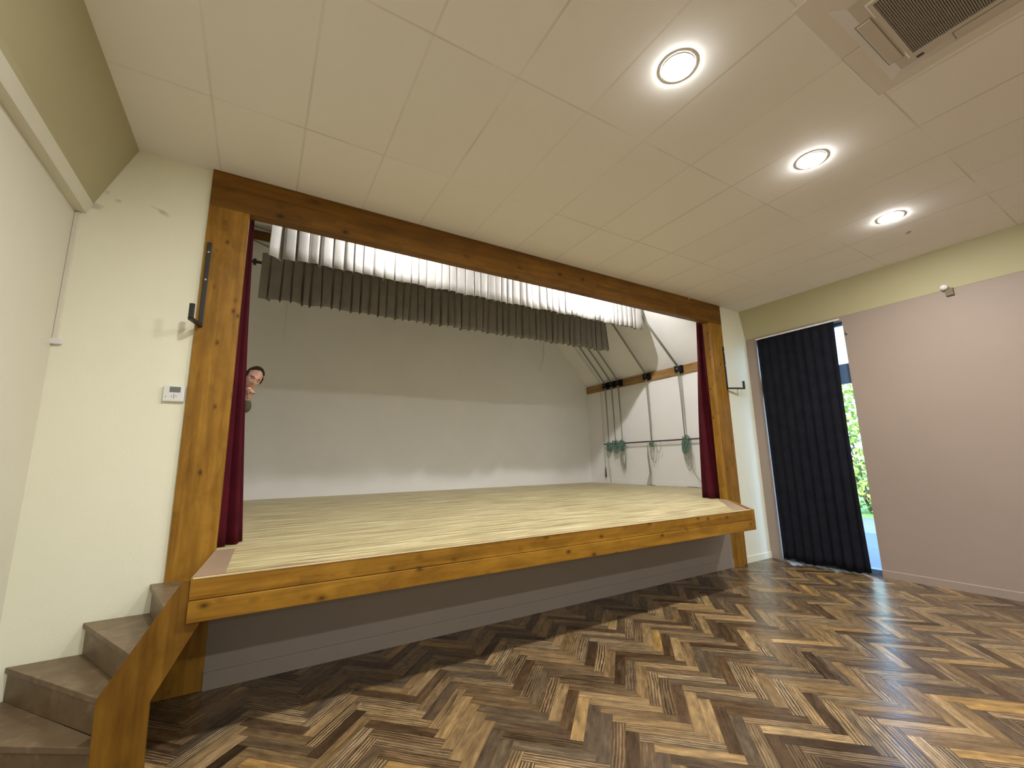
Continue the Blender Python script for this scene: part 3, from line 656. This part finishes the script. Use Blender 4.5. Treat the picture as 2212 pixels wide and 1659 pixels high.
# soft-edged panel: outer skirt slopes up to the ceiling
b_ = bmesh.new()
o_ = [(px0, py0), (px1, py0), (px1, py1), (px0, py1)]; def_in = .07
O = [b_.verts.new((x, y, CZ - .006)) for x, y in o_]
I1 = [b_.verts.new((x + (def_in if x == px0 else -def_in), y + (def_in if y == py0 else -def_in), zc)) for x, y in o_]
I2 = [b_.verts.new((x, y, zc)) for x, y in ((gx0 - .03, gy0 - .03), (gx1 + .03, gy0 - .03), (gx1 + .03, gy1 + .03), (gx0 - .03, gy1 + .03))]
I3 = [b_.verts.new((x, y, zc - .008)) for x, y in ((gx0 - .022, gy0 - .022), (gx1 + .022, gy0 - .022), (gx1 + .022, gy1 + .022), (gx0 - .022, gy1 + .022))]
I4 = [b_.verts.new((x, y, zc - .008)) for x, y in ((gx0, gy0), (gx1, gy0), (gx1, gy1), (gx0, gy1))]
I5 = [b_.verts.new((x, y, zc + .02)) for x, y in ((gx0, gy0), (gx1, gy0), (gx1, gy1), (gx0, gy1))]
for A, C in ((O, I1), (I1, I2), (I2, I3), (I3, I4), (I4, I5)):
    for k in range(4): b_.faces.new([A[k], A[(k + 1) % 4], C[(k + 1) % 4], C[k]])
obj('panel', b_, M_ACP, ac)
M_GRL = mat('dark_grey_grille', (.30, .28, .245), .7)
b_ = bmesh.new(); box(b_, (gx0, gy0, zc + .012), (gx1, gy1, zc + .02))
for k in range(60):
    yy = gy0 + (k + .5) * (gy1 - gy0) / 60; box(b_, (gx0, yy - .0034, zc - .002), (gx1, yy + .0034, zc + .012))
tag(obj('intake_grille', b_, M_GRL, ac), 'dark grey slotted intake grille')
def vane(c, horiz):
    b_ = bmesh.new(); l = .245; w_ = .034
    if horiz: box(b_, (c[0] - l, c[1] - w_, zc - .006), (c[0] + l, c[1] + w_, zc + .001), .002)
    else: box(b_, (c[0] - w_, c[1] - l, zc - .006), (c[0] + w_, c[1] + l, zc + .001), .002)
    return b_
def slot(c, horiz):
    b_ = bmesh.new(); l = .253; w_ = .041
    if horiz: box(b_, (c[0] - l, c[1] - w_, zc - .001), (c[0] + l, c[1] + w_, zc + .0005))
    else: box(b_, (c[0] - w_, c[1] - l, zc - .001), (c[0] + w_, c[1] + l, zc + .0005))
    return b_
for c, h in (((2.99, -3.487), 1), ((2.99, -4.258), 1), ((2.572, -3.87), 0), ((3.345, -3.99), 0)):
    v_ = obj('vane', vane(c, h), M_ACP, ac); s_ = sub('slot', slot(c, h), M_GRL, v_)
obj('latch', B((3.315, -3.60, zc - .004), (3.335, -3.565, zc)), M_CHAR, ac)

M_SENSOR_SHADE = mat('olive_brown_shade', (.16, .12, .06), .6)  # dark colour painting the shadow under the sensor dome
# ------------------------------------------------------------------ small things on the right
sn = empty('motion_sensor', (7.27, -2.62, 3.74), 'small round white sensor on the edge of the cream band', 'sensor')
b_ = bmesh.new(); sphere(b_, (7.255, -2.61, 3.762), .042, 18, 12, (1, 1, .9)); obj('dome', b_, M_WHITE, sn, True)
obj('shadow_block', B((7.262, -2.685, 3.645), (7.30, -2.61, 3.74), .004), M_SENSOR_SHADE, sn)  # brown block shaped to stand in for the dome's shadow
tag(obj('tieback_hook', tube(bmesh.new(), [(wr(-1.5), -1.487, 3.445), (wr(-1.5) - .03, -1.487, 3.445), (wr(-1.5) - .045, -1.487, 3.465)], .008, 8), M_CHAR, None, True), 'tiny dark hook on the beige wall beside the door', 'hook')
tag(obj('ceiling_hook', tube(bmesh.new(), [(5.653, -.03, CZ), (5.653, -.03, CZ - .03), (5.68, -.03, CZ - .045)], .007, 8), M_SCREW, None, True), 'small metal hook in the ceiling above the header beam', 'hook')

# ------------------------------------------------------------------ terrace door and what is outside
M_FRM = mat('blue_grey_door_frame', (.10, .17, .30), .4); M_GLS = mat('door_glass', (1, 1, 1), 0.0); g = G(M_GLS)
tr_ = g.n('ShaderNodeBsdfTransparent'); gl = g.n('ShaderNodeBsdfGlossy'); gl.inputs['Roughness'].default_value = .0; mx = g.n('ShaderNodeMixShader'); mx.inputs[0].default_value = .06
g.l(tr_.outputs[0], mx.inputs[1]); g.l(gl.outputs[0], mx.inputs[2]); g.l(mx.outputs[0], g.t.nodes['Material Output'].inputs[0])
dx = 7.36
door = struct('door_1', B((dx, DY0 - .002, .0), (dx + .06, DY0 - .014, DZ), .002), M_FRM)
def dpart(name, a, b, m=M_FRM): return obj(name, B(a, b, .002), m, door)
dpart('sill', (dx - .03, DY1 + .002, .0), (dx + .09, DY0 - .015, .075)); dpart('head_frame', (dx, DY1 + .046, DZ - .045), (dx + .06, DY0 - .015, DZ - .001))
dpart('jamb', (dx, DY1 + .002, .076), (dx + .06, DY1 + .022, DZ - .001)); dpart('transom', (dx - .01, DY1 + .023, 2.72), (dx + .07, DY0 - .015, 3.02))
dpart('meeting_stile', (dx, -.79, .076), (dx + .06, -.71, 2.719)); dpart('handle', (dx - .05, -.775, 1.02), (dx - .001, -.755, 1.16), M_SCREW)
dpart('pane', (dx + .027, DY1 + .023, .076), (dx + .033, -.791, 2.719), M_GLS); dpart('pane', (dx + .027, -.709, .076), (dx + .033, DY0 - .015, 2.719), M_GLS); dpart('pane', (dx + .027, DY1 + .023, 3.021), (dx + .033, DY0 - .015, DZ - .046), M_GLS)
M_PAVE = paint('pale_paving', (.13, .15, .18), .12, .8); M_LAWN = paint('grass', (.16, .30, .06), .4, .9, .6, 30)
tag(struct('terrace_ground', B((7.47, -14, -.12), (14.2, 14, -.04)), M_PAVE)); tag(struct('lawn_ground', B((14.2, -30, -.14), (60, 30, -.05)), M_LAWN))
def hedge(x, y, sx, sy, h, label, seed):
    b_ = bmesh.new(); rnd = random.Random(seed)
    for k in range(3200):
        c = Vector((x + rnd.uniform(-sx, sx), y + rnd.uniform(-sy, sy), rnd.uniform(.05, h) - .05)); s = rnd.uniform(.06, .13)
        a = Vector((rnd.uniform(-1, 1), rnd.uniform(-1, 1), rnd.uniform(-1, 1))).normalized(); q = a.cross(Vector((rnd.uniform(-1, 1), rnd.uniform(-1, 1), rnd.uniform(-1, 1)))).normalized()
        b_.faces.new([b_.verts.new(c + a * s), b_.verts.new(c + q * s * .5), b_.verts.new(c - a * s), b_.verts.new(c - q * s * .5)])
    e = empty('garden_shrub', (x, y, -.05), label, 'shrub'); obj('foliage', b_, M_LEAF, e)
    b_ = bmesh.new()
    for k in range(7): tube(b_, [(x + rnd.uniform(-.1, .1), y + rnd.uniform(-.15, .15), -.05), (x + rnd.uniform(-sx, sx) * .7, y + rnd.uniform(-sy, sy) * .7, h * .85)], .02, 6)
    obj('stem', b_, mat('bark', (.12, .09, .06), .9), e)
M_LEAF = paint('leaf_green', (.34, .44, .08), .35, .6, 0)
hedge(15.5, 1.6, .8, 1.7, 3.9, 'sunlit green shrub outside, seen past the curtain edge', 3)

# ------------------------------------------------------------------ the person peeking out
def skin_mesh(verts, edges, radii, root=0, sublev=2):
    me = bpy.data.meshes.new('tmp'); me.from_pydata([tuple(v) for v in verts], edges, [])
    o = bpy.data.objects.new('tmp', me); COL.objects.link(o)
    o.modifiers.new('s', 'SKIN'); 
    for i, v in enumerate(me.skin_vertices[0].data):
        r = radii[i]; v.radius = r if isinstance(r, tuple) else (r, r); v.use_root = (i == root)
    sb = o.modifiers.new('u', 'SUBSURF'); sb.levels = sublev; sb.render_levels = sublev
    bpy.context.view_layer.update()
    dg_ = bpy.context.evaluated_depsgraph_get(); m2 = bpy.data.meshes.new_from_object(o.evaluated_get(dg_))
    bpy.data.objects.remove(o); return m2
def chain(pts): return [Vector(p) for p in pts], [(i, i + 1) for i in range(len(pts) - 1)]
def fuse(name, meshes, mat_, parent, voxel, smooth_it=4):
    bm = bmesh.new()
    for m_ in meshes: bm.from_mesh(m_)
    if parent.type == 'EMPTY': bmesh.ops.translate(bm, verts=bm.verts, vec=-parent.location)
    me = bpy.data.meshes.new(name); bm.to_mesh(me); bm.free()
    o = bpy.data.objects.new(name, me); COL.objects.link(o)
    r = o.modifiers.new('r', 'REMESH'); r.mode = 'VOXEL'; r.voxel_size = voxel; r.use_smooth_shade = True
    s = o.modifiers.new('s', 'SMOOTH'); s.iterations = smooth_it; s.factor = .5
    bpy.context.view_layer.update()
    dg_ = bpy.context.evaluated_depsgraph_get(); m2 = bpy.data.meshes.new_from_object(o.evaluated_get(dg_)); m2.name = name
    bpy.data.objects.remove(o)
    o = bpy.data.objects.new(name, m2); COL.objects.link(o); m2.materials.clear(); m2.materials.append(mat_); o.parent = parent
    for p in m2.polygons: p.use_smooth = True
    return o
HP = Vector((-.329, .50, 2.478))       # head centre
def person():
    root = empty('person', (-.72, .62, 1.0), 'man in an olive brown jumper peeking round the left red curtain, hand at his chin', 'person')
    # head frame : faces the room, head tipped to his left
    F_ = Vector((.26, -1, -.36)).normalized(); tilt = math.radians(24)
    right = F_.cross(Vector((0, 0, 1))).normalized()      # image right when looking at him is -right
    up0 = right.cross(F_).normalized()
    img_r = -right                                        # to the viewer's right
    img_r = Vector((0,0,1)).cross(F_).normalized() * 1.0
    if img_r.x < 0: img_r = -img_r
    U_ = (up0 * math.cos(tilt) + img_r * math.sin(tilt)).normalized(); R_ = (img_r * math.cos(tilt) - up0 * math.sin(tilt)).normalized()
    HM = Matrix((R_, -F_, U_)).transposed()   # local x -> R_, local y (back) , local z up
    def H(x, y, z): return HP + HM @ Vector((x, y, z))     # y negative = out of the face
    # ---- head mesh
    bm = bmesh.new(); g_ = bmesh.ops.create_uvsphere(bm, u_segments=64, v_segments=48, radius=1)['verts']
    def gs(x, c, s): return math.exp(-((x - c) / s) ** 2)
    for v in g_:
        x, y, z = v.co
        X = x * .071; Y = y * .094; Z = z * .118
        low = max(0, -z)
        X *= 1 - .36 * low ** 1.6; Y = Y * (1 - .10 * low) + (-.012 * low if y < 0 else -.035 * low)
        if y < 0:
            f = (-y)
            n_ = 0
            n_ += .026 * gs(X, 0, .010) * gs(Z, -.030, .016)                   # nose tip
            n_ += .013 * gs(X, 0, .008) * gs(Z, -.005, .026)                   # bridge
            n_ += .008 * gs(X, -.015, .008) * gs(Z, -.035, .008) + .008 * gs(X, .015, .008) * gs(Z, -.035, .008)
            n_ -= .016 * (gs(X, -.032, .015) + gs(X, .032, .015)) * gs(Z, .004, .012)   # sockets
            n_ += .008 * gs(Z, .024, .010) * gs(X, 0, .05)                     # brow
            n_ += .005 * (gs(X, -.045, .016) + gs(X, .045, .016)) * gs(Z, -.022, .018)  # cheek bones
            n_ += .006 * gs(X, 0, .022) * gs(Z, -.062, .007) + .006 * gs(X, 0, .020) * gs(Z, -.074, .006) - .004 * gs(X, 0, .024) * gs(Z, -.068, .003)
            n_ += .010 * gs(X, 0, .020) * gs(Z, -.100, .012)                   # chin
            Y -= n_ * min(1, f * 1.6)
        v.co = H(X, Y, Z)
    head = bpy.data.meshes.new('h'); bm.to_mesh(head); bm.free()
    # ears
    bm = bmesh.new()
    for s in (-1, 1):
        g2 = sphere(bm, (0, 0, 0), 1, 16, 12)
        for v in g2:
            x, y, z = v.co; v.co = H(s * (.074 + x * .010), .012 + y * .017 + .35 * 0, -.005 + z * .030)
    ear = bpy.data.meshes.new('e'); bm.to_mesh(ear); bm.free()
    # ---- body skeleton (world coordinates)
    neck = HP + HM @ Vector((0, .03, -.10)); chest = Vector((-.66, .62, 2.10)); neckb = Vector((-.50, .58, 2.30)); belly = Vector((-.76, .62, 1.92)); pelvis = Vector((-.84, .62, 1.86))
    hipL, hipR = Vector((-.76, .60, 1.80)), Vector((-.92, .66, 1.80)); knL, knR = Vector((-.74, .50, 1.46)), Vector((-.98, .60, 1.44)); anL, anR = Vector((-.72, .60, 1.085)), Vector((-1.02, .66, 1.085))
    toL, toR = Vector((-.66, .46, 1.035)), Vector((-1.0, .52, 1.035))
    shL, shR = Vector((-.50, .50, 2.20)), Vector((-.74, .74, 2.27))       # near shoulder, far shoulder
    elL = Vector((-.352, .425, 2.165)); wrL = Vector((-.356, .40, 2.262))
    elR = Vector((-.92, .66, 2.06)); wrR = Vector((-.94, .50, 1.90))
    Vv = [pelvis, belly, chest, neckb, neck, HP + HM @ Vector((0, .01, -.04)), hipL, knL, anL, toL, hipR, knR, anR, toR, shL, elL, wrL, shR, elR, wrR]
    Ee = [(0, 1), (1, 2), (2, 3), (3, 4), (4, 5), (0, 6), (6, 7), (7, 8), (8, 9), (0, 10), (10, 11), (11, 12), (12, 13), (2, 14), (14, 15), (15, 16), (2, 17), (17, 18), (18, 19)]
    Rr = [.13, .125, .135, .065, .055, .05, .095, .062, .042, .035, .095, .062, .042, .035, .062, .040, .026, .062, .042, .026]
    body = skin_mesh(Vv, Ee, Rr, 0, 2)
    # ---- hands : palm + five fingers
    meshes = [head, ear, body]
    def hand(wr, d, side, palmn, curls, spread=1.0):
        d = d.normalized(); side = side.normalized(); palmn = palmn.normalized()
        pc = wr + d * .05
        out = [skin_mesh([wr, wr + d * .03, wr + d * .062, wr + d * .082], [(0, 1), (1, 2), (2, 3)], [(.026, .020), (.036, .018), (.040, .016), (.036, .013)], 0, 2)]
        for k, (L, c) in enumerate(zip((.070, .078, .072, .056), curls)):
            s = (k - 1.5) * .0195 * spread; p = wr + d * .068 + side * s; dd = (d + side * s * 3).normalized(); pts = [p, p + dd * .012]
            seg = [L * .46, L * .30, L * .24]; ang = 0; cur = pts[-1]
            for j in range(3):
                ang += c[j]; v_ = (dd * math.cos(ang) + palmn * math.sin(ang)).normalized(); cur = cur + v_ * seg[j]; pts.append(cur)
            vv, ee = chain(pts); out.append(skin_mesh(vv, ee, [.0088, .0092, .0088, .0082, .0070], 0, 1))
        tb_ = wr + d * .020 - side * .024; tdir = (d * .75 - side * .75 + palmn * .25).normalized()
        t2 = tb_ + tdir * .036; t3 = t2 + (tdir * .7 + d * .5 + palmn * .45).normalized() * .030; t4 = t3 + (d * .6 + palmn * .7).normalized() * .022
        vv, ee = chain([tb_, t2, t3, t4]); out.append(skin_mesh(vv, ee, [.014, .0115, .010, .0085], 0, 1)); return out
    # raised hand : knuckles to the room, fingers curled at the chin
    hd = Vector((.50, -.22, .80)).normalized(); hs = Vector((.45, -.50, -.62)); hs = (hs - hd * hs.dot(hd)).normalized(); hp = hd.cross(hs)
    if hp.x > 0: hp = -hp
    meshes += hand(wrL, hd, hs, hp, [(.9, 1.0, .6), (1.0, 1.15, .7), (1.1, 1.2, .8), (1.15, 1.25, .8)])
    meshes += hand(wrR, Vector((.05, -.5, -1)), Vector((1, 0, 0)), Vector((0, 1, -.4)), [(.3, .4, .2)] * 4)
    mk = mat('skin', (.62, .36, .26), .5, .4); g = G(mk); v = g.coord(); mk.node_tree.nodes['Principled BSDF'].inputs['Subsurface Weight'].default_value = .08
    mk.node_tree.nodes['Principled BSDF'].inputs['Subsurface Radius'].default_value = (.02, .008, .005)
    g.col(g.ramp(g.noise(v, 25, 3, .6), [(.3, (.52, .28, .20)), (.7, (.64, .38, .275))]))
    bodyo = fuse('body', meshes, mk, root, .0052, 3)
    # ---- face details as children of the body
    M_EYE = mat('eye', (.45, .42, .39), .3); M_IRIS = mat('dark_iris', (.03, .02, .015), .15); M_BROW = mat('brown_hair', (.045, .032, .024), .8); M_LIP = mat('lips', (.42, .16, .13), .5)
    def child(name, bm, m, par=bodyo): 
        bmesh.ops.translate(bm, verts=bm.verts, vec=-root.location); return obj(name, bm, m, par, True)
    for s in (-1, 1):
        b_ = bmesh.new(); sphere(b_, (0, 0, 0), .0115, 20, 14)
        for v in b_.verts: v.co = H(s * .0315 + v.co.x, -.0735 + v.co.y, .004 + v.co.z * .55)
        ey = child('eye', b_, M_EYE)
        b_ = bmesh.new(); sphere(b_, (0, 0, 0), .0055, 14, 10)
        for v in b_.verts: v.co = H(s * .0315 + v.co.x, -.0812 + v.co.y * .8, .003 + v.co.z * .85)
        bmesh.ops.translate(b_, verts=b_.verts, vec=-root.location); obj('iris', b_, M_IRIS, ey, True)
        child('eyebrow', tube(bmesh.new(), [H(s * (.014 + .011 * k), -.0895 + .0042 * k * k * .55, .0195 + (.004 if 0 < k < 3 else 0)) for k in range(4)], lambda t: .0050 * (1 - .4 * t), 6), M_BROW)
        child('upper_eyelid', tube(bmesh.new(), [H(s * .0315 + (-.012 + .008 * k), -.0820 + (.003 if k in (0, 3) else 0), .0090 - (.004 if k in (0, 3) else 0)) for k in range(4)], .0032, 6), mk)
    child('lips', tube(bmesh.new(), [H(-.021 + .007 * k, -.0925 + .0016 * (k - 3) ** 2 * .8, -.068 - .0005 * (k - 3) ** 2) for k in range(7)], lambda t: .0016 + .0034 * math.sin(t * math.pi), 8), M_LIP)
    # ---- hair : receding, curly at the sides and crown
    b_ = bmesh.new(); rnd = random.Random(5)
    for k in range(7000):
        th_ = rnd.uniform(0, 2 * math.pi); ph = rnd.uniform(-.35, math.pi / 2)
        x = math.cos(ph) * math.cos(th_); y = math.cos(ph) * math.sin(th_); z = math.sin(ph)
        # hairline: bare high forehead
        if y < .10 and z < .86 - .42 * x * x and abs(x) < .90: continue
        if y < .15 and z < -.05: continue
        if z < -.25 and y < .3: continue
        n_ = Vector((x, y, z)); base = Vector((x * .071, y * .094, z * .118)) * 1.0
        c = base * 1.02; t1 = n_.cross(Vector((rnd.uniform(-1, 1), rnd.uniform(-1, 1), rnd.uniform(-1, 1)))).normalized()
        L = rnd.uniform(.009, .018); pts = [c, c + n_ * L * .5 + t1 * L * .25, c + n_ * L * .7 + t1 * L * .75, c + n_ * L * .45 + t1 * L * 1.1]
        tube(b_, [H(*p) for p in pts], .0008, 3)
    hm = mat('dark_brown_hair', (.060, .040, .028), .9, .1)
    child('hair', b_, hm)
    # scalp cap under the curls
    b_ = bmesh.new(); gg = bmesh.ops.create_uvsphere(b_, u_segments=40, v_segments=28, radius=1)['verts']
    dele = []
    for v in gg:
        x, y, z = v.co
        if (y < .12 and z < .90 - .45 * x * x and abs(x) < .92) or (y < .15 and z < 0) or z < -.3: dele.append(v)
        v.co = H(x * .0725, y * .096, z * .1205)
    bmesh.ops.delete(b_, geom=dele, context='VERTS'); child('hair', b_, hm)
    # ---- clothing
    mj = cloth('olive_brown_knit', (.13, .115, .07), (.09, .08, .048), 160)
    J = [pelvis + Vector((0, 0, .0)), belly, chest, neckb - Vector((.02, 0, .03)), shL, elL, elL.lerp(wrL, .97), shR, elR, wrR]
    jm = skin_mesh(J, [(0, 1), (1, 2), (2, 3), (2, 4), (4, 5), (5, 6), (2, 7), (7, 8), (8, 9)], [.150, .145, .155, .075, .080, .052, .036, .080, .058, .040], 0, 2)
    fuse('jumper', [jm], mj, root, .008, 3)
    mt = cloth('dark_trouser_cloth', (.03, .035, .05), (.02, .024, .035), 200)
    tm = skin_mesh([pelvis, hipL, knL, anL + Vector((0, 0, .01)), hipR, knR, anR + Vector((0, 0, .01))], [(0, 1), (1, 2), (2, 3), (0, 4), (4, 5), (5, 6)], [.145, .115, .085, .066, .115, .085, .066], 0, 2)
    fuse('trousers', [tm], mt, root, .010, 2)
    for a, t_ in ((anL, toL), (anR, toR)):
        sm = skin_mesh([a + Vector((0, .03, -.035)), a + Vector((0, -.02, -.035)), t_ + Vector((0, -.03, .008))], [(0, 1), (1, 2)], [(.040, .034), (.046, .040), (.042, .028)], 1, 2)
        fuse('shoe', [sm], mat('black_leather', (.02, .018, .016), .4), root, .006, 2)
    return root
pr = person()
pr.location += Vector((-.002, .08, .014))
for ch_ in pr.children:
    if ch_.name.startswith('shoe'): ch_.location.z -= .014
